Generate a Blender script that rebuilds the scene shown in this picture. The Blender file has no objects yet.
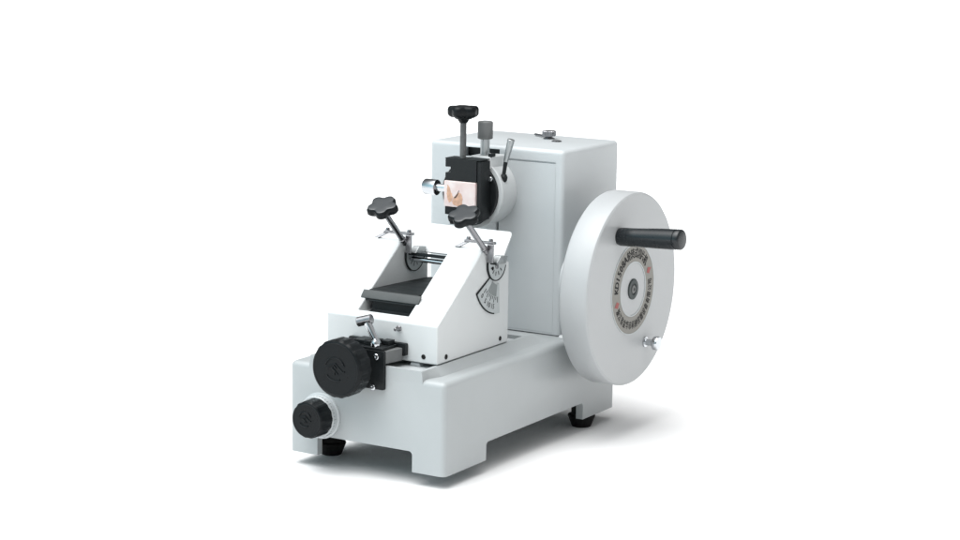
import bpy, bmesh, math, random
from mathutils import Vector, Matrix, noise
random.seed(4)
S = 0.25                      # one modelling unit = 25 cm
FLOOR = -0.072
PI = math.pi
scene = bpy.context.scene
COL = scene.collection

# ------------------------------------------------------------------ materials
def mat(name, col, rough=.5, metal=0., spec=.5, bump=0., bscale=400., mottle=0., mscale=30., wear=None, coat=0.):
    m = bpy.data.materials.new(name); m.use_nodes = True
    nt = m.node_tree; N = nt.nodes; L = nt.links
    b = N['Principled BSDF']
    b.inputs['Base Color'].default_value = (*col, 1)
    b.inputs['Roughness'].default_value = rough
    b.inputs['Metallic'].default_value = metal
    b.inputs['Specular IOR Level'].default_value = spec
    b.inputs['Coat Weight'].default_value = coat
    b.inputs['Coat Roughness'].default_value = .15
    tc = N.new('ShaderNodeTexCoord')
    if mottle:
        n = N.new('ShaderNodeTexNoise'); n.inputs['Scale'].default_value = mscale; n.inputs['Detail'].default_value = 6
        L.new(tc.outputs['Object'], n.inputs['Vector'])
        r = N.new('ShaderNodeMapRange'); r.inputs[1].default_value = .3; r.inputs[2].default_value = .7
        r.inputs[3].default_value = 1 - mottle; r.inputs[4].default_value = 1 + mottle
        L.new(n.outputs['Fac'], r.inputs['Value'])
        mx = N.new('ShaderNodeVectorMath'); mx.operation = 'SCALE'; mx.inputs[0].default_value = col
        L.new(r.outputs['Result'], mx.inputs['Scale']); L.new(mx.outputs['Vector'], b.inputs['Base Color'])
        r2 = N.new('ShaderNodeMapRange'); r2.inputs[1].default_value = .3; r2.inputs[2].default_value = .7
        r2.inputs[3].default_value = max(0, rough - mottle); r2.inputs[4].default_value = min(1, rough + mottle)
        L.new(n.outputs['Fac'], r2.inputs['Value']); L.new(r2.outputs['Result'], b.inputs['Roughness'])
    if bump:
        n = N.new('ShaderNodeTexNoise'); n.inputs['Scale'].default_value = bscale; n.inputs['Detail'].default_value = 3
        L.new(tc.outputs['Object'], n.inputs['Vector'])
        bp = N.new('ShaderNodeBump'); bp.inputs['Strength'].default_value = bump; bp.inputs['Distance'].default_value = .0006
        L.new(n.outputs['Fac'], bp.inputs['Height']); L.new(bp.outputs['Normal'], b.inputs['Normal'])
    return m

M = {
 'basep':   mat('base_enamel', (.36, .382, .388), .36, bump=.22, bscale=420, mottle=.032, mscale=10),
 'hubm':    mat('dark_hub_metal', (.035, .045, .045), .45, spec=.3, mottle=.1, mscale=60),
 'knobf':   mat('satin_knob_face', (.014, .019, .023), .34, spec=.62, bump=.2, bscale=500),
 'gripm':   mat('knurled_grey_metal', (.14, .145, .145), .5, .1, bump=.5, bscale=900, mottle=.1, mscale=80),
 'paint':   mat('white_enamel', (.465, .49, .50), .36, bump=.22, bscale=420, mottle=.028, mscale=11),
 'paint2':  mat('white_wheel_enamel', (.40, .413, .42), .38, bump=.24, bscale=380, mottle=.03, mscale=9),
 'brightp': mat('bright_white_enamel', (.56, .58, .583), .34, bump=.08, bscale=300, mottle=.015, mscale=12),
 'grey':    mat('grey_trough_metal', (.30, .32, .33), .42, .3, bump=.1, mottle=.08, mscale=40),
 'black':   mat('black_plastic', (.005, .0065, .0075), .34, spec=.17, bump=.25, bscale=700, mottle=.12, mscale=60),
 'blackm':  mat('blackened_steel', (.008, .010, .011), .42, .0, spec=.25, bump=.3, bscale=600, mottle=.10, mscale=50),
 'gloss':   mat('glossy_black_handle', (.009, .012, .014), .27, spec=.42, bump=.02, bscale=300, mottle=.02, mscale=50),
 'restm':   mat('worn_grey_edge', (.065, .071, .071), .48, spec=.3, bump=.3, bscale=500, mottle=.2, mscale=40),
 'rubber':  mat('black_rubber', (.008, .008, .008), .8, spec=.2, bump=.3, bscale=300),
 'darkm':   mat('dark_grey_steel', (.013, .016, .017), .48, .0, spec=.18, bump=.2, bscale=500, mottle=.12, mscale=35),
 'midm':    mat('ground_grey_steel', (.34, .36, .365), .34, .8, bump=.2, bscale=500, mottle=.1, mscale=50),
 'chrome':  mat('chromed_steel', (.55, .57, .59), .16, 1., mottle=.05, mscale=80),
 'chromed': mat('dull_plated_steel', (.25, .25, .26), .28, 1., bump=.2, bscale=700, mottle=.1, mscale=70),
 'plate':   mat('etched_scale_plate', (.42, .45, .455), .45, .05, mottle=.06, mscale=90),
 'band':    mat('etched_scale_band', (.22, .24, .24), .4, .1),
 'ink':     mat('black_ink', (.012, .012, .012), .6, spec=.2),
 'ring':    mat('grey_beige_dial', (.19, .183, .163), .42, .2, mottle=.05, mscale=100),
 'red':     mat('red_ink', (.27, .05, .045), .5),
 'floor':   mat('matt_white_paper', (.80, .80, .80), .95, spec=.0),
}

def tissue_material():
    m = bpy.data.materials.new('pink_wax_with_tissue'); m.use_nodes = True
    nt = m.node_tree; N = nt.nodes; L = nt.links; b = N['Principled BSDF']
    b.inputs['Roughness'].default_value = .42
    b.inputs['Subsurface Weight'].default_value = .15
    b.inputs['Subsurface Radius'].default_value = (.01, .005, .004)
    b.inputs['Subsurface Scale'].default_value = .3
    tc = N.new('ShaderNodeTexCoord')
    mp = N.new('ShaderNodeMapping'); mp.inputs['Scale'].default_value = (40, 40, 40)
    L.new(tc.outputs['Object'], mp.inputs['Vector'])
    n = N.new('ShaderNodeTexNoise'); n.inputs['Scale'].default_value = 1.2; n.inputs['Detail'].default_value = 4
    L.new(mp.outputs['Vector'], n.inputs['Vector'])
    r = N.new('ShaderNodeValToRGB')
    r.color_ramp.elements[0].color = (.66, .53, .51, 1); r.color_ramp.elements[0].position = .35
    r.color_ramp.elements[1].color = (.74, .66, .645, 1); r.color_ramp.elements[1].position = .65
    L.new(n.outputs['Fac'], r.inputs['Fac']); L.new(r.outputs['Color'], b.inputs['Base Color'])
    return m
M['wax'] = tissue_material()
M['tissue'] = mat('brown_tissue', (.56, .34, .235), .5, mottle=.25, mscale=160)
M['tissued'] = mat('dark_tissue_spot', (.06, .04, .035), .5)

# ------------------------------------------------------------------ mesh helpers (modelling units)
def V(*a): return Vector(a)
def box(bm, x0, x1, y0, y1, z0, z1, rot=None, piv=None):
    vs = [bm.verts.new((x, y, z)) for x in (x0, x1) for y in (y0, y1) for z in (z0, z1)]
    for f in ((0,1,3,2),(4,6,7,5),(0,4,5,1),(2,3,7,6),(0,2,6,4),(1,5,7,3)):
        bm.faces.new([vs[i] for i in f])
    if rot is not None:
        p = Vector(piv) if piv else Vector(((x0+x1)/2, (y0+y1)/2, (z0+z1)/2))
        for v in vs: v.co = rot @ (v.co - p) + p
    return vs
def frame(d):
    d = Vector(d).normalized()
    up = Vector((0,0,1)) if abs(d.z) < .9 else Vector((0,1,0))
    a = d.cross(up).normalized(); b = a.cross(d).normalized()
    return a, b, d
def lathe(bm, o, d, prof, seg=48, fn=None, cap0=True, cap1=True):
    """profile of (t along d, radius); fn(angle, i) scales the radius"""
    a, b, d = frame(d); o = Vector(o); rings = []
    for i, (t, r) in enumerate(prof):
        ring = []
        for k in range(seg):
            th = 2*PI*k/seg; rr = r*(fn(th, i) if fn else 1)
            ring.append(bm.verts.new(o + d*t + (a*math.cos(th) + b*math.sin(th))*rr))
        rings.append(ring)
    for i in range(len(rings)-1):
        for k in range(seg):
            bm.faces.new((rings[i][k], rings[i][(k+1) % seg], rings[i+1][(k+1) % seg], rings[i+1][k]))
    if cap0: bm.faces.new(list(reversed(rings[0])))
    if cap1: bm.faces.new(rings[-1])
    return rings
def cyl(bm, p0, p1, r0, r1=None, seg=32, ch=.0):
    p0 = Vector(p0); p1 = Vector(p1); r1 = r0 if r1 is None else r1
    Lh = (p1-p0).length
    if ch: prof = [(0, r0-ch), (ch, r0), (Lh-ch, r1), (Lh, r1-ch)]
    else: prof = [(0, r0), (Lh, r1)]
    lathe(bm, p0, p1-p0, prof, seg)
def prism(bm, pts, axis, a, b):
    """polygon pts (2d) extruded along axis 'x','y','z' from a to b"""
    def P(p, t):
        if axis == 'x': return (t, p[0], p[1])
        if axis == 'y': return (p[0], t, p[1])
        return (p[0], p[1], t)
    A = [bm.verts.new(P(p, a)) for p in pts]; B = [bm.verts.new(P(p, b)) for p in pts]
    n = len(pts)
    bm.faces.new(A); bm.faces.new(list(reversed(B)))
    for i in range(n): bm.faces.new((A[i], B[i], B[(i+1) % n], A[(i+1) % n]))
def tube(bm, pts, r, seg=16):
    pts = [Vector(p) for p in pts]; rings = []
    rs = r if isinstance(r, (list, tuple)) else [r]*len(pts)
    for i, p in enumerate(pts):
        d = (pts[min(i+1, len(pts)-1)] - pts[max(i-1, 0)])
        a, b, _ = frame(d)
        rings.append([bm.verts.new(p + (a*math.cos(2*PI*k/seg) + b*math.sin(2*PI*k/seg))*rs[i]) for k in range(seg)])
    for i in range(len(rings)-1):
        for k in range(seg):
            bm.faces.new((rings[i][k], rings[i][(k+1) % seg], rings[i+1][(k+1) % seg], rings[i+1][k]))
    bm.faces.new(list(reversed(rings[0]))); bm.faces.new(rings[-1])
def rrect(x0, x1, y0, y1, r, n=5):
    out = []
    for cx, cy, a0 in ((x1-r, y1-r, 0), (x0+r, y1-r, 90), (x0+r, y0+r, 180), (x1-r, y0+r, 270)):
        for k in range(n+1):
            a = math.radians(a0 + 90*k/n); out.append((cx + r*math.cos(a), cy + r*math.sin(a)))
    return out

def obj(name, bm, material, parent=None, bevel=0, seg=3, ang=32, dedupe=True):
    bmesh.ops.recalc_face_normals(bm, faces=bm.faces[:])
    me = bpy.data.meshes.new(name)
    off = parent['_o'] if parent is not None else (0, 0, 0)
    for v in bm.verts: v.co = (v.co - Vector(off)) * S
    bm.to_mesh(me); bm.free()
    me.materials.append(material)
    for p in me.polygons: p.use_smooth = True
    o = bpy.data.objects.new(name, me); COL.objects.link(o)
    if parent is not None:
        o.parent = parent; o['_o'] = off
    me.set_sharp_from_angle(angle=math.radians(ang))
    if bevel:
        m = o.modifiers.new('bevel', 'BEVEL'); m.width = bevel*S; m.segments = seg; m.limit_method = 'ANGLE'
        m.angle_limit = math.radians(ang); m.harden_normals = True
    return o
def thing(name, label, cat, loc, group=None):
    o = bpy.data.objects.new(name, None); COL.objects.link(o); o.empty_display_size = .05
    o.location = Vector(loc)*S; o['_o'] = tuple(loc)
    o['label'] = label; o['category'] = cat
    if group: o['group'] = group
    return o
def NB(): return bmesh.new()
def boolean(target, cutters):
    """cutters: list of (bmesh, operation); applied to the mesh for good"""
    tmp = []
    for i, (b, op) in enumerate(cutters):
        bmesh.ops.recalc_face_normals(b, faces=b.faces[:])
        me = bpy.data.meshes.new('cutter')
        off = Vector(target['_o'])
        for v in b.verts: v.co = (v.co - off)*S
        b.to_mesh(me); b.free()
        c = bpy.data.objects.new('cutter', me); COL.objects.link(c)
        c.parent = target.parent
        m = target.modifiers.new('b%d' % i, 'BOOLEAN'); m.operation = op; m.object = c; m.solver = 'EXACT'
        tmp.append(c)
    bpy.context.view_layer.update()
    dg = bpy.context.evaluated_depsgraph_get()
    me = bpy.data.meshes.new_from_object(target.evaluated_get(dg))
    old = target.data; target.modifiers.clear(); target.data = me; me.name = target.name
    bpy.data.meshes.remove(old)
    for c in tmp:
        d = c.data; bpy.data.objects.remove(c); bpy.data.meshes.remove(d)
    for p in me.polygons: p.use_smooth = True
    me.set_sharp_from_angle(angle=math.radians(30))
def text_mesh(body, size, material_name=None):
    cu = bpy.data.curves.new('t', 'FONT'); cu.body = body; cu.size = size
    cu.align_x = 'CENTER'; cu.align_y = 'CENTER'; cu.extrude = 0; cu.resolution_u = 3
    to = bpy.data.objects.new('t', cu); COL.objects.link(to)
    bpy.context.view_layer.update()
    dg = bpy.context.evaluated_depsgraph_get()
    me = bpy.data.meshes.new_from_object(to.evaluated_get(dg))
    bpy.data.objects.remove(to); bpy.data.curves.remove(cu)
    return me
def add_text(bm, body, size, mtx, bold=0, sx=1):
    me = text_mesh(body, size)
    if not me.vertices: return
    xs = [v.co.x for v in me.vertices]; ys = [v.co.y for v in me.vertices]
    cx = (min(xs)+max(xs))/2; cy = (min(ys)+max(ys))/2
    for dx in ((0,) if not bold else (-bold, 0, bold)):
        vs = [bm.verts.new(mtx @ Vector(((v.co.x-cx)*sx+dx, v.co.y-cy, dx*.15))) for v in me.vertices]
        for p in me.polygons:
            try: bm.faces.new([vs[i] for i in p.vertices])
            except ValueError: pass
    bpy.data.meshes.remove(me)
def flat(name, bm, material, parent, flipto=None):
    """single-sided lettering: keep winding, no recalc"""
    me = bpy.data.meshes.new(name); off = Vector(parent['_o'])
    for v in bm.verts: v.co = (v.co - off)*S
    bm.to_mesh(me); bm.free(); me.materials.append(material)
    o = bpy.data.objects.new(name, me); COL.objects.link(o); o.parent = parent; o['_o'] = parent['_o']
    return o
def socket_screw(name, parent, p, d, r, h, m=None, hole=True):
    bm = NB()
    lathe(bm, p, d, [(0, r), (h*.75, r), (h, r*.8), (h, r*.45), (h*.45, r*.42)], 20, cap0=False)
    return obj(name, bm, m or M['chrome'], parent)

# ================================================================== the setting
bm = NB()
ring0 = [bm.verts.new((400*math.cos(2*PI*k/64), 400*math.sin(2*PI*k/64), FLOOR)) for k in range(64)]
bm.faces.new(ring0)
g = obj('floor', bm, M['floor']); g['kind'] = 'structure'

# ================================================================== the microtome
D, H, RIM = 1.914, .506, .552
mt = thing('rotary_microtome', 'white enamelled rotary microtome with a round side handwheel, black knobs and a sloping knife holder',
           'microtome', (-.5, .95, FLOOR))

# ---- base casting: rounded block, raised rail bed, hollow underneath, four legs
bm = NB(); box(bm, -1, 0, 0, D, 0, H)
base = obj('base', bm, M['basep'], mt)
me = base.data
tb = bmesh.new(); tb.from_mesh(me)
ed = [e for e in tb.edges if not (abs(e.verts[0].co.z - e.verts[1].co.z) < 1e-6 and e.verts[0].co.z < (0.01 - FLOOR)*S)]
bmesh.ops.bevel(tb, geom=ed, offset=.032*S, segments=5, affect='EDGES', profile=.5)
tb.to_mesh(me); tb.free()
c_raise = NB()
x0, x1 = -.864, -.146
rows = []
for y, fl, zt in ((.0006, .004, RIM), (.05, .014, RIM), (.13, .046, RIM), (1.17, .050, RIM), (1.30, .050, H-.003)):
    rows.append([c_raise.verts.new((x, y, z)) for x, z in ((x0-fl, .40), (x0-fl, H-.004), (x0, zt), (x1, zt), (x1+fl, H-.004), (x1+fl, .40))])
for a_, b_ in zip(rows, rows[1:]):
    for k in range(6): c_raise.faces.new((a_[k], a_[(k+1) % 6], b_[(k+1) % 6], b_[k]))
c_raise.faces.new(rows[0]); c_raise.faces.new(rows[-1][::-1])
c_in = NB(); box(c_in, -.955, -.045, .045, D-.045, -.1, H-.05)
def notch(a, b, h, r):      # opening with rounded upper corners
    out = [(a, -.1), (b, -.1)]
    for k in range(7):
        t = math.radians(90*k/6); out.append((b - r + r*math.cos(t), h - r + r*math.sin(t)))
    for k in range(7):
        t = math.radians(90 + 90*k/6); out.append((a + r + r*math.cos(t), h - r + r*math.sin(t)))
    return out
c_nf = NB(); prism(c_nf, notch(-.815, -.203, .112, .022), 'y', -.2, D+.2)
c_ns = NB(); prism(c_ns, notch(.424, 1.518, .101, .022), 'x', -1.2, .2)
c_tr = NB(); box(c_tr, -.835, -.168, .022, 1.085, .526, .8)
c_tr2 = NB(); box(c_tr2, -.62, -.38, .06, 1.05, .46, .8)
boolean(base, [(c_raise, 'UNION'), (c_in, 'DIFFERENCE'), (c_nf, 'DIFFERENCE'), (c_ns, 'DIFFERENCE'), (c_tr, 'DIFFERENCE')])
m = base.modifiers.new('edge', 'BEVEL'); m.width = .0055*S; m.segments = 2; m.limit_method = 'ANGLE'; m.angle_limit = math.radians(50); m.harden_normals = True; m.use_clamp_overlap = True

bm = NB(); box(bm, -.832, -.171, .026, 1.081, .5265, .5305)
rail = obj('slide_bed', bm, M['paint'], base)
for xa in (-.74, -.30):
    bm = NB(); prism(bm, [(xa-.035, .5307), (xa+.035, .5307), (xa+.025, .550), (xa-.025, .550)], 'y', .17, 1.06)
    obj('slide_rail', bm, M['paint'], base, .004)

for (x, y) in ((-.073, 1.64), (-.927, .293), (-.927, 1.64)):
    bm = NB()
    lathe(bm, (x, y, FLOOR), (0,0,1), [(0, .056), (.004, .058), (.064, .082), (.07, .08)], 28)
    cyl(bm, (x, y, -.003), (x, y, .16), .062)
    obj('rubber_foot', bm, M['rubber'], mt)

# small white cap on the deck beside the housing
bm = NB(); lathe(bm, (-.045, 1.36, H-.002), (0,0,1), [(0, .036), (.012, .036), (.02, .028)], 28); obj('cover_cap', bm, M['brightp'], base)

# ---- rear housing
HX0, HX1, HY0, HY1, HZ0, HZ1 = -.99, -.088, 1.383, 2.06, .512, 1.5835
bm = NB(); box(bm, HX0, HX1, HY0, HY1, HZ0, HZ1)
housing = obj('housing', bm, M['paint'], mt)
tb = bmesh.new(); tb.from_mesh(housing.data)
bz = (HZ0 - FLOOR)*S
ed = [e for e in tb.edges if not (abs(e.verts[0].co.z-bz) < 1e-5 and abs(e.verts[1].co.z-bz) < 1e-5)]
bmesh.ops.bevel(tb, geom=ed, offset=.028*S, segments=5, affect='EDGES', profile=.5)
tb.to_mesh(housing.data); tb.free()
c1 = NB(); box(c1, -.762, -.512, 1.2, 1.383+.09, .60, 1.561)      # slot for the specimen slide
c2 = NB(); box(c2, -.50, -.142, 1.2, 1.383+.010, 1.5035, 1.5145)     # shadow gap over the front cover
boolean(housing, [(c1, 'DIFFERENCE'), (c2, 'DIFFERENCE')])
bm = NB(); prism(bm, [(-.985+.02, 1.40), (-.11, 1.40), (-.11, 2.03), (-.965, 2.03)], 'z', H-.004, HZ0+.002)
obj('base_gasket', bm, M['grey'], housing)
bm = NB(); box(bm, -.761, -.513, 1.383+.06, 1.383+.088, .601, 1.5595); obj('slot_lining', bm, M['blackm'], housing)
bm = NB(); box(bm, -.755, -.526, 1.378, 1.43, .61, 1.505); obj('slide_cover', bm, M['paint'], housing, .006)
bm = NB(); box(bm, -.500, -.140, 1.3815, 1.3835, .524, 1.5035); obj('front_cover', bm, M['paint'], housing, .0012, 3)
# oil screw and studs on the roof of the housing
bm = NB()
kx, ky = -.4474, 1.8468
lathe(bm, (kx, ky, HZ1-.002), (0,0,1), [(0, .034), (.008, .034), (.012, .022), (.018, .020), (.020, .036), (.026, .040), (.048, .040), (.052, .036)], 40,
      fn=lambda th, i: 1 + (.045*math.cos(20*th) if i >= 4 else 0))
obj('oil_cap', bm, M['chromed'], housing)
bm = NB(); lathe(bm, (-.345, 1.757, HZ1-.002), (0,0,1), [(0, .030), (.006, .030), (.009, .024), (.009, .012), (.004, .011)], 28, cap0=False); obj('roof_screw', bm, M['chromed'], housing)
bm = NB(); tube(bm, [(-.592, 1.935, HZ1+.010), (-.50, 1.88, HZ1+.012), (-.45, 1.85, HZ1+.012)], .007, 10); obj('cap_chain', bm, M['chromed'], housing)

# ---- knife holder: white block with two sloping arms
hx0, hx1 = -.862, -.150
ox0, ox1 = -.683, -.360
side = [(.155, .556), (.155, .7635), (.612, 1.104), (.655, 1.112), (.700, 1.060), (.895, 1.010), (.895, .556)]
bm = NB(); prism(bm, side, 'x', hx0, hx1)
kh = obj('knife_holder', bm, M['brightp'], mt)
c1 = NB(); prism(c1, [(.196, .772), (.196, 1.4), (1.2, 1.4), (1.2, .772)], 'x', ox0, ox1)
c2 = NB(); prism(c2, [(.24, .70), (.24, .80), (.85, .80), (.85, .70)], 'x', ox0+.002, ox1-.002)
boolean(kh, [(c1, 'DIFFERENCE')])
m = kh.modifiers.new('edge', 'BEVEL'); m.width = .009*S; m.segments = 3; m.limit_method = 'ANGLE'; m.angle_limit = math.radians(20); m.harden_normals = True
# added dark floor and step, standing in for shade between the arms
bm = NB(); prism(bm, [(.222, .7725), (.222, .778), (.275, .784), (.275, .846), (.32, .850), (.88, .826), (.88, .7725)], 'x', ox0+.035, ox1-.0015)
obj('shade_insert', bm, M['darkm'], kh, .003)
# shaped steel tray across the arms
bm = NB()
prism(bm, [(.262, .832), (.275, .862), (.300, .889), (.60, .880), (.90, .868), (.90, .862), (.31, .868), (.290, .848), (.282, .828)], 'x', ox0+.003, ox1-.003)
tray = obj('knife_rest', bm, M['darkm'], kh, .0015, 2)
bm = NB(); prism(bm, [(.2600, .846), (.264, .856), (.290, .886), (.297, .883), (.270, .851), (.266, .842)], 'x', -.712, -.340)
obj('rest_edge', bm, M['restm'], tray, .0015, 2)
# grub screws on the block
def recess(parent, p, d, r):
    bm = NB(); lathe(bm, p, d, [(-.006, r*.2), (.0008, r*.75), (.0016, r*.86), (.0010, r)], 20, cap0=True, cap1=False)
    bm.free()
    bm = NB(); lathe(bm, Vector(p), d, [(0, r), (.0022, r*.97), (.0022, r*.55), (.0005, r*.5)], 20, cap0=False)
    return obj('grub_screw', bm, M['ink'], parent)
recess(kh, (hx1, .243, .587), (1,0,0), .0145)
recess(kh, (hx1, .806, .590), (1,0,0), .0135)
recess(kh, (-.236, .155, .592), (0,-1,0), .0135)
bm = NB(); lathe(bm, (-.392, .155, .728), (0,-1,0), [(0, .016), (.006, .016), (.012, .012), (.04, .0095), (.044, .006)], 20, cap0=False); obj('pin', bm, M['chromed'], kh)

# cross rod and flat bar between the arms
bm = NB(); cyl(bm, (-.70, .70, 1.000), (-.14, .70, 1.000), .0135, ch=.002); rod = obj('cross_rod', bm, M['chrome'], mt)
bm = NB(); box(bm, -.70, -.135, .672, .735, 1.020, 1.038, Matrix.Rotation(math.radians(-12), 3, 'X')); obj('cross_bar', bm, M['blackm'], mt, .003)

# white guard plate that leans back behind the clamps
gp = []
u = Vector((0, .115, .150)).normalized(); n = Vector((0, -u.z, u.y))
P0 = Vector((0, .765, 1.036))
bm = NB()
Hh = .183
outl = rrect(-.892, -.122, 0, Hh, .022)
A = [bm.verts.new(Vector((x, 0, 0)) + P0 + u*h + n*.0) for x, h in outl]
B = [bm.verts.new(Vector((x, 0, 0)) + P0 + u*h - n*.010) for x, h in outl]
bm.faces.new(A); bm.faces.new(list(reversed(B)))
for i in range(len(A)): bm.faces.new((A[i], B[i], B[(i+1) % len(A)], A[(i+1) % len(A)]))
guard = obj('guard_plate', bm, M['brightp'], mt, .002, 2)

# protractor half discs and their fan scale
def halfdisc(xf, sgn):
    c = Vector((xf, .744, 1.022)); rot = math.radians(-12.5)
    def P(r, a, t): return c + Vector((t*sgn, r*math.cos(a+rot), r*math.sin(a+rot)))
    def seg(r0, r1, a0, a1, t0, t1, bm, n=24):
        fr, bk = [], []
        for k in range(n+1):
            a = a0+(a1-a0)*k/n; fr.append(P(r1, a, t1)); bk.append(P(r1, a, t0))
        if r0 > 0:
            for k in range(n, -1, -1):
                a = a0+(a1-a0)*k/n; fr.append(P(r0, a, t1)); bk.append(P(r0, a, t0))
        F = [bm.verts.new(p) for p in fr]; K = [bm.verts.new(p) for p in bk]
        m_ = len(F); bm.faces.new(F); bm.faces.new(list(reversed(K)))
        for i in range(m_): bm.faces.new((F[i], K[i], K[(i+1) % m_], F[(i+1) % m_]))
    bm = NB(); seg(0, .094, -PI, 0, .001, .010, bm); d = obj('half_disc', bm, M['plate'], mt)
    bm = NB(); seg(.0925, .0975, -PI, 0, .001, .0125, bm); obj('disc_rim', bm, M['darkm'], d)
    bm = NB()
    for a in (-150, -120, -90, -60, -30):
        a = math.radians(a); p = P(.045, a, .0112); q = P(.068, a, .0112)
        t = Vector((0, -math.sin(a+rot), math.cos(a+rot)))*.0032
        vs = [bm.verts.new(x) for x in (p-t, p+t, q+t, q-t)]; bm.faces.new(vs)
    obj('engraving', bm, M['ink'], d)
    bm = NB(); lathe(bm, P(.016, -PI/2, .010), (sgn,0,0), [(0, .014), (.005, .014), (.007, .010), (.007, .005), (.003, .004)], 20, cap0=False)
    obj('pivot_screw', bm, M['chromed'], d)
    return d
halfdisc(-.150, 1); halfdisc(ox0, 1)
FC = Vector((-.150, .775, 1.000))
def fan(r0, r1, a0, a1, t0, t1, n=20):
    bm = NB(); fr, bk = [], []
    for (r, rng) in ((r1, range(n+1)), (r0, range(n, -1, -1))):
        for k in rng:
            a = math.radians(a0+(a1-a0)*k/n)
            fr.append(bm.verts.new(FC+Vector((t1, r*math.cos(a), r*math.sin(a))))); bk.append(bm.verts.new(FC+Vector((t0, r*math.cos(a), r*math.sin(a)))))
    m_ = len(fr); bm.faces.new(fr); bm.faces.new(list(reversed(bk)))
    for i in range(m_): bm.faces.new((fr[i], bk[i], bk[(i+1) % m_], fr[(i+1) % m_]))
    return bm
scale = obj('angle_scale', fan(.095, .262, -152, -87, .0005, .0045), M['plate'], mt)
obj('scale_band', fan(.100, .165, -134, -99, .0045, .0052), M['band'], scale)
bm = fan(.257, .264, -153, -100, .0005, .0060)
for v in [bm.verts.new(FC+Vector((.006, r*math.cos(math.radians(a)), r*math.sin(math.radians(a))))) for r, a in ()]: pass
obj('scale_border', bm, M['darkm'], scale)
obj('scale_side', fan(.098, .262, -153.6, -151.2, .0005, .0062, 3), M['darkm'], scale)
bm = NB()
for a in range(-142, -92, 6):
    a_ = math.radians(a); q0, q1 = .168, (.200 if (a+142) % 12 == 0 else .186)
    t = Vector((0, -math.sin(a_), math.cos(a_)))*.0028
    p = FC+Vector((.0056, q0*math.cos(a_), q0*math.sin(a_))); q = FC+Vector((.0056, q1*math.cos(a_), q1*math.sin(a_)))
    vs = [bm.verts.new(x) for x in (p-t, p+t, q+t, q-t)]; bm.faces.new(vs)
for s_, a in (('0', -142), ('5', -130), ('10', -118), ('15', -106)):
    a_ = math.radians(a); er = Vector((0, math.cos(a_), math.sin(a_))); et = Vector((0, -math.sin(a_), math.cos(a_)))
    mtx = Matrix((( 0, 0, 1, FC.x+.0056), (et.y, -er.y, 0, FC.y+er.y*.222), (et.z, -er.z, 0, FC.z+er.z*.222), (0,0,0,1)))
    add_text(bm, s_, .040, mtx, .0004)
flat('numerals', bm, M['ink'], scale)

# ---- knife clamp screws with star knobs
def star(bm, c, d, R, th, lobes=5, amp=.13, ph=0, seg=120):
    def fn(t, i): return 1 + amp*math.cos(lobes*(t+ph)) - amp*.25*math.cos(2*lobes*(t+ph))*.5
    lathe(bm, Vector(c), d, [(0, R*.80), (th*.12, R*.93), (th*.3, R), (th*.72, R), (th*.9, R*.95), (th, R*.86), (th*1.03, R*.5)], seg, fn=fn)
def clamp(tipx, kx, tag):
    tip = Vector((tipx, .627, 1.112)); kb = Vector((kx, .430, 1.292)); d = (kb-tip).normalized()
    bm = NB(); cyl(bm, tip - d*.03, kb, .0165, seg=24); lathe(bm, tip - d*.035, d, [(0, .003), (.05, .020), (.055, .0165)], 24, cap1=False)
    st = obj('clamp_screw', bm, M['chromed'], mt)
    bm = NB(); nd = (d + Vector((.06, .22, .30))).normalized(); star(bm, kb + d*.012, nd, .080, .046, ph=tag, amp=.14)
    lathe(bm, kb - d*.01, d, [(0, .026), (.03, .034)], 24)
    sk_ = obj('star_knob', bm, M['black'], st)
    bm = NB(); star(bm, kb + d*.012 + nd*.0445, nd, .072, .007, ph=tag, amp=.14); obj('knob_face', bm, M['knobf'], sk_)
    x = tipx
    bm = NB()
    # stirrup: crossbar, long right leg, short left strut
    box(bm, x-.145, x+.045, .648, .676, 1.140, 1.153)
    box(bm, x+.006, x+.044, .640, .652, 1.040, 1.1395)
    vs = box(bm, x-.150, x-.118, .648, .676, 1.112, 1.1395)
    for v in vs:
        if v.co.z < 1.12: v.co.x -= .045; v.co.y -= .02
    s = obj('stirrup', bm, M['chromed'], st, .003)
    for dx in (.018, -.125):
        bm = NB(); lathe(bm, (x+dx, .662, 1.1532), (0,0,1), [(0, .012), (.010, .012), (.015, .009)], 18); obj('rivet', bm, M['chromed'], s)
    bm = NB(); prism(bm, [(.66, 1.042), (.755, 1.026), (.775, 1.066), (.70, 1.075)], 'x', x+.020, x+.062)  # added grey block, standing in for a reflection behind the stirrup
    obj('reflection_block', bm, M['midm'], st, .004)
clamp(-.150, -.150, .25)
clamp(-.680, -.672, .55)

# ---- feed slide in front with the large knob
bm = NB(); prism(bm, rrect(-.70, -.371, .424, .634, .008, 2), 'y', -.022, -.0015)
fb = obj('slide_bracket', bm, M['blackm'], mt, .002, 2)
bm = NB(); prism(bm, [(-.66, -.0012), (-.374, -.0012), (-.350, .127), (-.66, .127)], 'z', .563, .632); obj('slide_block', bm, M['gripm'], fb, .004)
bm = NB(); prism(bm, rrect(-.70, -.333, .588, .655, .006, 2), 'y', .128, .153); obj('end_plate', bm, M['blackm'], fb, .002)
bm = NB()
box(bm, -.66, -.385, -.018, .127, .6325, .648)
box(bm, -.60, -.47, .03, .127, .6485, .668)
box(bm, -.45, -.40, .07, .127, .6485, .672)
lathe(bm, (-.50, .06, .6485), (0,0,1), [(0, .046), (.022, .046), (.028, .040)], 32)
obj('slide_cap', bm, M['blackm'], fb, .003)
for x, z in ((-.4156, .603), (-.4369, .435)):
    socket_screw('socket_screw', fb, (x, -.022, z), (0,-1,0), .0165, .012)
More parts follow.
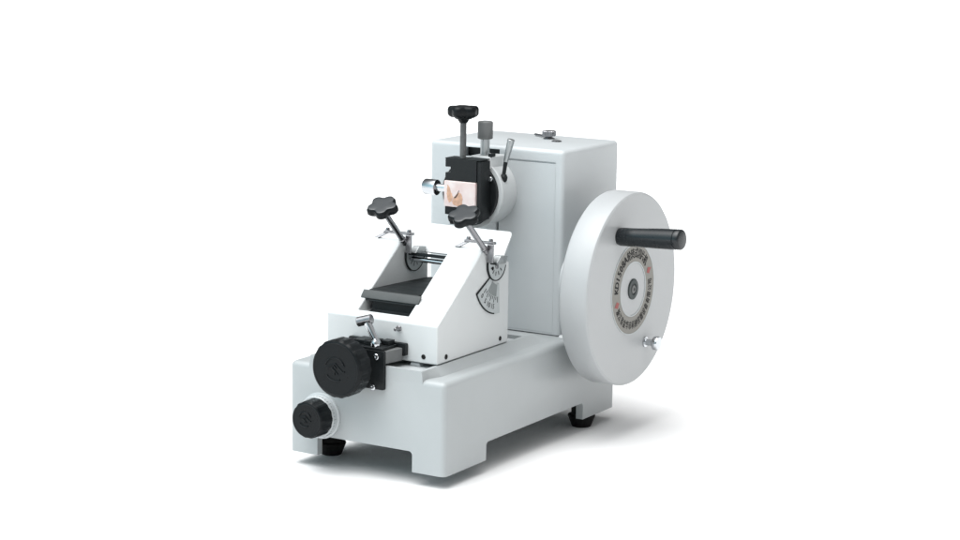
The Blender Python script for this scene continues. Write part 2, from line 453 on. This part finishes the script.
# lock lever
bm = NB(); cyl(bm, (-.443, .030, .655), (-.510, .028, .768), .0195, .0205, ch=.002)
lv = obj('lock_lever', bm, M['chrome'], mt)
bm = NB(); cyl(bm, (-.570, .022, .764), (-.488, .040, .788), .0265, ch=.004); obj('lever_grip', bm, M['chromed'], lv)
bm = NB(); lathe(bm, (-.446, .012, .650), (.12,-.25,1), [(0, .026), (.014, .026), (.030, .020), (.040, .008)], 24); obj('lever_screw', bm, M['chrome'], lv)

def emblem(parent, c, r, m):
    """raised ring arcs round a small crossed mark, facing -y"""
    bm = NB()
    def arc(a0, a1, rr, w=.0045, n=18):
        tube(bm, [(c[0]+rr*math.cos(math.radians(a0+(a1-a0)*k/n)), c[1], c[2]+rr*math.sin(math.radians(a0+(a1-a0)*k/n))) for k in range(n+1)], w, 8)
    arc(20, 160, r); arc(215, 300, r)
    def ln(*p): tube(bm, [(c[0]+x*r, c[1], c[2]+z*r) for x, z in p], .0045, 8)
    ln((-.75, .12), (-.25, .38), (.05, .48), (.35, .2), (.8, -.18), (1.0, -.12))
    ln((-.35, .1), (0, -.12), (.3, -.45)); ln((-.3, .1), (-.1, .3), (.15, .1))
    ln((-.05, -.1), (-.05, -.5))
    obj('emblem', bm, m, parent)

def ribbed(n, depth):
    def fn(th, i):
        if i in (2, 3): return 1 + depth*math.tanh(3*math.cos(n*th))
        return 1
    return fn
kc = (-.556, -.2, .548)
bm = NB(); cyl(bm, (kc[0], -.10, kc[2]), (kc[0], -.022, kc[2]), .045)
lathe(bm, (kc[0], -.085, kc[2]), (0,-1,0), [(0, .11), (.003, .145), (.012, .156), (.098, .156), (.112, .149), (.116, .140), (.1135, .136), (.1135, .09), (.1125, .05)], 216, fn=ribbed(18, .010))
fk = obj('feed_knob', bm, M['black'], mt, ang=25)
emblem(fk, (kc[0]-.005, -.1985, kc[2]), .062, M['black'])
# small graduated knob
c2 = (-.790, 0, .226)
bm = NB(); lathe(bm, (c2[0], .004, c2[2]), (0,-1,0), [(0, .126), (.008, .128), (.016, .126), (.018, .117), (.050, .115), (.056, .110)], 64)
col = obj('graduated_collar', bm, M['paint'], mt)
bm = NB()
for k in range(40):
    a = 2*PI*k/40; L_ = .020 if k % 5 == 0 else .012
    ca, sa = math.cos(a), math.sin(a); r = .1165
    ta = Vector((-sa, 0, ca))*.0016
    p = Vector((c2[0]+r*ca, -.046, c2[2]+r*sa)); q = Vector((c2[0]+r*1.004*ca, -.046+L_, c2[2]+r*1.004*sa))
    bm.faces.new([bm.verts.new(x) for x in (p-ta, p+ta, q+ta, q-ta)])
obj('graduation', bm, M['band'], col)
c3 = (-.780, 0, .230)
bm = NB(); lathe(bm, (c3[0], -.045, c3[2]), (0,-1,0), [(0, .085), (.003, .094), (.010, .103), (.090, .101), (.102, .095), (.105, .088), (.103, .084), (.103, .03)], 168, fn=ribbed(14, .014))
sk = obj('thickness_knob', bm, M['black'], mt, ang=25)
emblem(sk, (c3[0]-.012, -.1485, c3[2]+.004), .040, M['black'])

# ---- specimen head: white drum on the slide, black face plate, vice
hc = Vector((-.590, 0, 1.322))
bm = NB(); lathe(bm, (hc.x, 1.384, hc.z), (0,-1,0), [(0, .198), (.15, .202), (.168, .206), (.176, .203), (.176, .18)], 80)
drum = obj('specimen_head', bm, M['brightp'], mt)
bm = NB(); lathe(bm, (hc.x-.004, 1.2075, hc.z+.002), (0,-1,0), [(0, .183), (.018, .183), (.022, .179), (.022, .02)], 80)
fp = obj('face_plate', bm, M['blackm'], drum)
socket_screw('face_screw', fp, (-.452, 1.185, 1.415), (0,-1,0), .0135, .012)
# top mount and knurled spindle
bm = NB(); prism(bm, rrect(-.600, -.462, 1.19, 1.37, .02, 4), 'z', 1.47, 1.538); tm = obj('top_mount', bm, M['brightp'], drum, .008)
bm = NB(); prism(bm, rrect(-.482, -.458, 1.200, 1.25, .006, 3), 'z', 1.5385, 1.556); obj('mount_lug', bm, M['darkm'], tm, .003)
bm = NB(); cyl(bm, (-.543, 1.27, 1.5385), (-.543, 1.27, 1.632), .027, .0265, 32, .002); sp = obj('spindle', bm, M['midm'], drum)
bm = NB(); lathe(bm, (-.543, 1.27, 1.630), (0,0,1), [(0, .036), (.004, .043), (.094, .043), (.100, .041), (.102, .036)], 160, fn=lambda t, i: 1+.02*math.cos(40*t) if i in (1,2) else 1)
obj('knurled_grip', bm, M['gripm'], sp, ang=60)
# tightening lever beside the drum
pv = Vector((-.4139, 1.262, 1.416))
bm = NB(); cyl(bm, pv, (-.398, 1.262, 1.520), .0105, .0125, 20); ll = obj('locking_lever', bm, M['darkm'], drum)
bm = NB(); cyl(bm, (-.400, 1.262, 1.510), (-.366, 1.262, 1.640), .0140, .0215, 24, .002); obj('lever_grip', bm, M['midm'], ll)
bm = NB(); lathe(bm, pv-Vector((.005,0,.018)), (.35,0,1), [(0, .020), (.010, .024), (.030, .022), (.042, .012)], 20); obj('lever_boss', bm, M['darkm'], ll)
# vice: C-shaped black steel body
VX0, VX1, VY0, VY1 = -.692, -.484, 1.080, 1.184
bm = NB()
prism(bm, [(VX0, 1.402), (VX0, 1.446), (VX0+.034, 1.447), (VX0+.034, 1.479), (VX0, 1.478), (VX0, 1.524), (VX1, 1.524), (VX1, 1.402)], 'y', VY0, VY1)
vu = obj('upper_jaw', bm, M['blackm'], drum, .003)
bm = NB(); prism(bm, [(VX0, 1.250), (VX0, 1.205), (VX0+.034, 1.204), (VX0+.034, 1.150), (VX1-.03, 1.150), (VX1, 1.175), (VX1, 1.250)], 'y', VY0, VY1)
obj('lower_jaw', bm, M['blackm'], drum, .003)
bm = NB(); box(bm, VX0+.01, VX1+.0, VY1-.040, VY1+.001, 1.2505, 1.4015); obj('vice_back', bm, M['blackm'], drum, .002)
bm = NB(); box(bm, VX1+.001, VX1+.028, VY0+.006, VY1+.0012, 1.185, 1.520); obj('vice_cheek', bm, M['blackm'], drum, .003)
bm = NB(); box(bm, VX0-.003, VX1+.026, VY0+.002, VY1, 1.5245, 1.530); obj('jaw_liner', bm, M['darkm'], vu, .001)
# jaw screw and star knob on top
bm = NB(); cyl(bm, (-.605, 1.13, 1.5), (-.605, 1.13, 1.766), .0175, seg=28); js = obj('jaw_screw', bm, M['gripm'], drum)
bm = NB()
for k in range(46):
    z = 1.542 + k*.0042
    lathe(bm, (-.605, 1.13, z), (0,0,1), [(0, .0172), (.0014, .0192), (.0028, .0172)], 24, cap0=False, cap1=False)
obj('thread', bm, M['gripm'], js)
bm = NB(); lathe(bm, (-.605, 1.13, 1.742), (0,0,1), [(-.012, .022), (.008, .034), (.012, .048), (.026, .055), (.032, .058)], 32)
star(bm, (-.605, 1.13, 1.762), (0,0,1), .083, .062, ph=.35)
obj('star_knob', bm, M['black'], js)
# chrome side screw
bm = NB(); cyl(bm, (-.70, 1.14, 1.346), (-.783, 1.14, 1.344), .0225, seg=28)
cs = obj('side_screw', bm, M['chrome'], drum)
bm = NB(); lathe(bm, (-.778, 1.14, 1.344), (-1,0,0), [(0, .036), (.004, .045), (.082, .045), (.088, .040), (.088, .030), (.080, .028)], 96, fn=lambda t, i: 1+.012*math.cos(32*t) if i in (1,2) else 1)
obj('knurled_head', bm, M['chrome'], cs, ang=60)

# ---- handwheel on the right side
WX0, WX1, WY, WZ, WR = .093, .2766, 1.570, .798, .5585
bm = NB()
lathe(bm, (WX0, WY, WZ), (1,0,0), [(0, .40), (0, WR-.035), (.004, WR-.018), (.014, WR-.006), (.030, WR-.001), (WX1-WX0-.016, WR), (WX1-WX0-.006, WR-.004), (WX1-WX0, WR-.014), (WX1-WX0, .27)], 160)
hw = obj('handwheel', bm, M['paint2'], mt, ang=28)
bm = NB(); lathe(bm, (-.0875, WY, WZ), (1,0,0), [(0, .22), (.10, .21), (WX0+.0875-.0006, .20)], 64); obj('wheel_boss', bm, M['paint'], mt)
def ringdisc(name, r0, r1, x0, x1, m, parent):
    bm = NB(); seg = 120; rows = []
    for (r, x) in ((r0, x0), (r1, x0), (r1, x1), (r0, x1)):
        rows.append([bm.verts.new((x, WY+r*math.cos(2*PI*k/seg), WZ+r*math.sin(2*PI*k/seg))) for k in range(seg)])
    for i in range(4):
        for k in range(seg): bm.faces.new((rows[i][k], rows[i][(k+1) % seg], rows[(i+1) % 4][(k+1) % seg], rows[(i+1) % 4][k]))
    return obj(name, bm, m, parent)
dial = ringdisc('dial_ring', .160, .258, WX1-.001, WX1+.0030, M['ring'], hw)
ringdisc('dial_border', .2585, .264, WX1-.001, WX1+.0036, M['plate'], dial)
ringdisc('dial_border', .153, .1595, WX1-.001, WX1+.0036, M['plate'], dial)
TX = WX1+.0042
def ringchar(bm, ch, ang, size, outward, sx=1, bold=.0014, r=.209):
    a = math.radians(ang); er = Vector((0, math.cos(a), math.sin(a))); et = Vector((0, -math.sin(a), math.cos(a)))
    up = er if outward else -er
    rt = -et if outward else et
    c = Vector((TX, WY, WZ)) + er*r
    mtx = Matrix(((0, 0, 1, c.x), (rt.y, up.y, 0, c.y), (rt.z, up.z, 0, c.z), (0,0,0,1)))
    add_text(bm, ch, size, mtx, bold, sx)
bm = NB()
top = 'KD1508A'
for i, ch in enumerate(top): ringchar(bm, ch, 175 - i*9.2, .064, True, .85, .0022)
for i, ch in enumerate('轮转式切片机'): ringchar(bm, ch, 107.5 - i*12.3, .066, True, .70, .0012)
flat('model_lettering', bm, M['ink'], dial)
bm = NB()
for i, ch in enumerate('浙江省金华市科迪仪器设备有限公司'): ringchar(bm, ch, 211 + i*10.2, .052, False, .68, .0008)
flat('maker_lettering', bm, M['ink'], dial)
for ang in (24, 198.5):
    bm = NB()
    a = math.radians(ang); er = Vector((0, math.cos(a), math.sin(a))); et = Vector((0, -math.sin(a), math.cos(a)))
    c = Vector((TX, WY, WZ)) + er*.209
    for s in (-1, 1):   # two small wings of a red mark
        pts = [c - er*.030, c + et*.022*s - er*.004, c + er*.012 + et*.010*s, c + er*.032]
        vs = [bm.verts.new(p) for p in (pts if s < 0 else pts[::-1])]; bm.faces.new(vs)
    flat('red_mark', bm, M['red'], dial)
bm = NB(); lathe(bm, (WX1-.001, WY, WZ), (1,0,0), [(0, .060), (.006, .060), (.009, .056), (.009, .034), (.004, .032)], 48, cap0=False); hub = obj('hub_cap', bm, M['hubm'], hw)
bm = NB(); lathe(bm, (WX1+.0032, WY, WZ), (1,0,0), [(0, .024), (.004, .024), (.007, .020), (.007, .011), (.001, .0105)], 24, cap0=False); obj('hub_screw', bm, M['gripm'], hub)
# crank handle
a0 = Vector((WX1-.004, 1.385, 1.126)); a1 = Vector((WX1+.402, 1.365, 1.150)); dd = (a1-a0); LL = dd.length
bm = NB(); lathe(bm, a0, dd, [(0, .046), (.012, .050), (.02, .052), (LL*.3, .052), (LL*.6, .056), (LL*.86, .0575), (LL*.90, .0575), (LL*.905, .0535), (LL*.92, .0535), (LL*.925, .0575), (LL-.008, .057), (LL-.002, .052), (LL, .045)], 64)
obj('crank_handle', bm, M['gloss'], hw, ang=40)
# locking pin
p0 = Vector((WX1-.002, 1.745, .459))
bm = NB(); lathe(bm, p0, (1,0,0), [(0, .030), (.010, .030), (.012, .019), (.055, .019), (.058, .032), (.064, .040), (.086, .042), (.094, .038), (.096, .02)], 40)
obj('lock_pin', bm, M['chrome'], hw)

# ================================================================== the wax block held in the vice
blk = thing('wax_block', 'pink wax block with a brown tissue section, clamped in the black vice', 'specimen block', (-.589, 1.09, 1.2515))
bm = NB(); prism(bm, rrect(-.694, -.4855, 1.2515, 1.4005, .006, 3), 'y', 1.071, 1.143)
wb = obj('wax', bm, M['wax'], blk, .004)
def blob(pts, y, mtl, name):
    bm = NB(); vs = [bm.verts.new((x, y, z)) for x, z in pts]; bm.faces.new(vs)
    r = bmesh.ops.extrude_face_region(bm, geom=bm.faces[:])
    for v in [g for g in r['geom'] if isinstance(g, bmesh.types.BMVert)]: v.co.y += .003
    obj(name, bm, mtl, blk)
def rough_outline(pts, amp, seed, sub=6):
    out = []; n_ = len(pts)
    for i in range(n_):
        a, b = Vector((*pts[i], 0)), Vector((*pts[(i+1) % n_], 0))
        for k in range(sub):
            p = a.lerp(b, k/sub); q = noise.noise_vector(p*90 + Vector((seed, 0, 0)))
            out.append((p.x + q.x*amp, p.y + q.y*amp))
    return out
blob(rough_outline([(-.670,1.378),(-.655,1.362),(-.645,1.335),(-.632,1.308),(-.640,1.285),(-.655,1.275),(-.668,1.290),(-.674,1.330)], .004, 1), 1.0698, M['tissue'], 'tissue_section')
blob(rough_outline([(-.628,1.304),(-.612,1.322),(-.596,1.338),(-.578,1.332),(-.566,1.306),(-.572,1.272),(-.60,1.258),(-.632,1.264),(-.640,1.285)], .004, 5), 1.0698, M['tissue'], 'tissue_section')
blob(rough_outline([(-.628,1.304),(-.618,1.312),(-.604,1.330),(-.592,1.350),(-.599,1.326),(-.612,1.306)], .0015, 9, 3), 1.0685, M['tissued'], 'tissue_spot')

for o in COL.objects:
    if '_o' in o: del o['_o']

# ================================================================== light: world gradient with added overhead peak, cool front-left and right fill lobes
w = bpy.data.worlds.new('World'); scene.world = w; w.use_nodes = True
nt = w.node_tree; N = nt.nodes; L = nt.links
bg = N['Background']
tc = N.new('ShaderNodeTexCoord'); sep = N.new('ShaderNodeSeparateXYZ'); L.new(tc.outputs['Generated'], sep.inputs['Vector'])
def math_(op, a, b=None, clamp=False):
    n = N.new('ShaderNodeMath'); n.operation = op; n.use_clamp = clamp
    for i, x in enumerate((a, b)):
        if x is None: continue
        if isinstance(x, (int, float)): n.inputs[i].default_value = x
        else: L.new(x, n.inputs[i])
    return n.outputs[0]
BASE, TOPG, POW, FRONT, SIDE = .16, 9.4, 8.5, .92, .42
dt = N.new('ShaderNodeVectorMath'); dt.operation = 'DOT_PRODUCT'; L.new(tc.outputs['Generated'], dt.inputs[0])
dt.inputs[1].default_value = Vector((-.12, -.30, 1)).normalized()
zc = math_('MAXIMUM', dt.outputs['Value'], 0.)
topg = math_('MULTIPLY', math_('POWER', zc, POW), TOPG)
dot = N.new('ShaderNodeVectorMath'); dot.operation = 'DOT_PRODUCT'; L.new(tc.outputs['Generated'], dot.inputs[0])
dv = Vector((-.60, -.80, .12)).normalized(); dot.inputs[1].default_value = dv
fr = math_('MULTIPLY', math_('POWER', math_('MAXIMUM', dot.outputs['Value'], 0.), 4.), FRONT)
ds = N.new('ShaderNodeVectorMath'); ds.operation = 'DOT_PRODUCT'; L.new(tc.outputs['Generated'], ds.inputs[0])
ds.inputs[1].default_value = Vector((.85, .15, .55)).normalized()
sd = math_('MULTIPLY', math_('POWER', math_('MAXIMUM', ds.outputs['Value'], 0.), 3.), SIDE)
topg = math_('ADD', topg, sd)
c1 = N.new('ShaderNodeVectorMath'); c1.operation = 'SCALE'; c1.inputs[0].default_value = (1., 1., 1.); L.new(math_('ADD', topg, BASE), c1.inputs['Scale'])
c2_ = N.new('ShaderNodeVectorMath'); c2_.operation = 'SCALE'; c2_.inputs[0].default_value = (.56, 1.0, 1.16); L.new(fr, c2_.inputs['Scale'])
ad = N.new('ShaderNodeVectorMath'); ad.operation = 'ADD'; L.new(c1.outputs[0], ad.inputs[0]); L.new(c2_.outputs[0], ad.inputs[1])
L.new(ad.outputs[0], bg.inputs['Color']); bg.inputs['Strength'].default_value = 1.

# ================================================================== camera
cam = bpy.data.cameras.new('camera'); co = bpy.data.objects.new('camera', cam); COL.objects.link(co)
co.location = Vector((5.71410, -9.16397, 3.03266))*S
co.rotation_euler = (1.381546, -.014456, .544316)
cam.sensor_width = 36; cam.lens = 2131.62/960*36
cam.shift_y = (297.795-270)/960
cam.clip_start = .05; cam.clip_end = 300
scene.camera = co

vs_ = scene.view_settings
scene.view_settings.view_transform = 'Standard'; vs_.look = 'None'; vs_.gamma = 1; vs_.exposure = 0; vs_.use_curve_mapping = False
scene.cycles.max_bounces = 8; scene.cycles.diffuse_bounces = 5
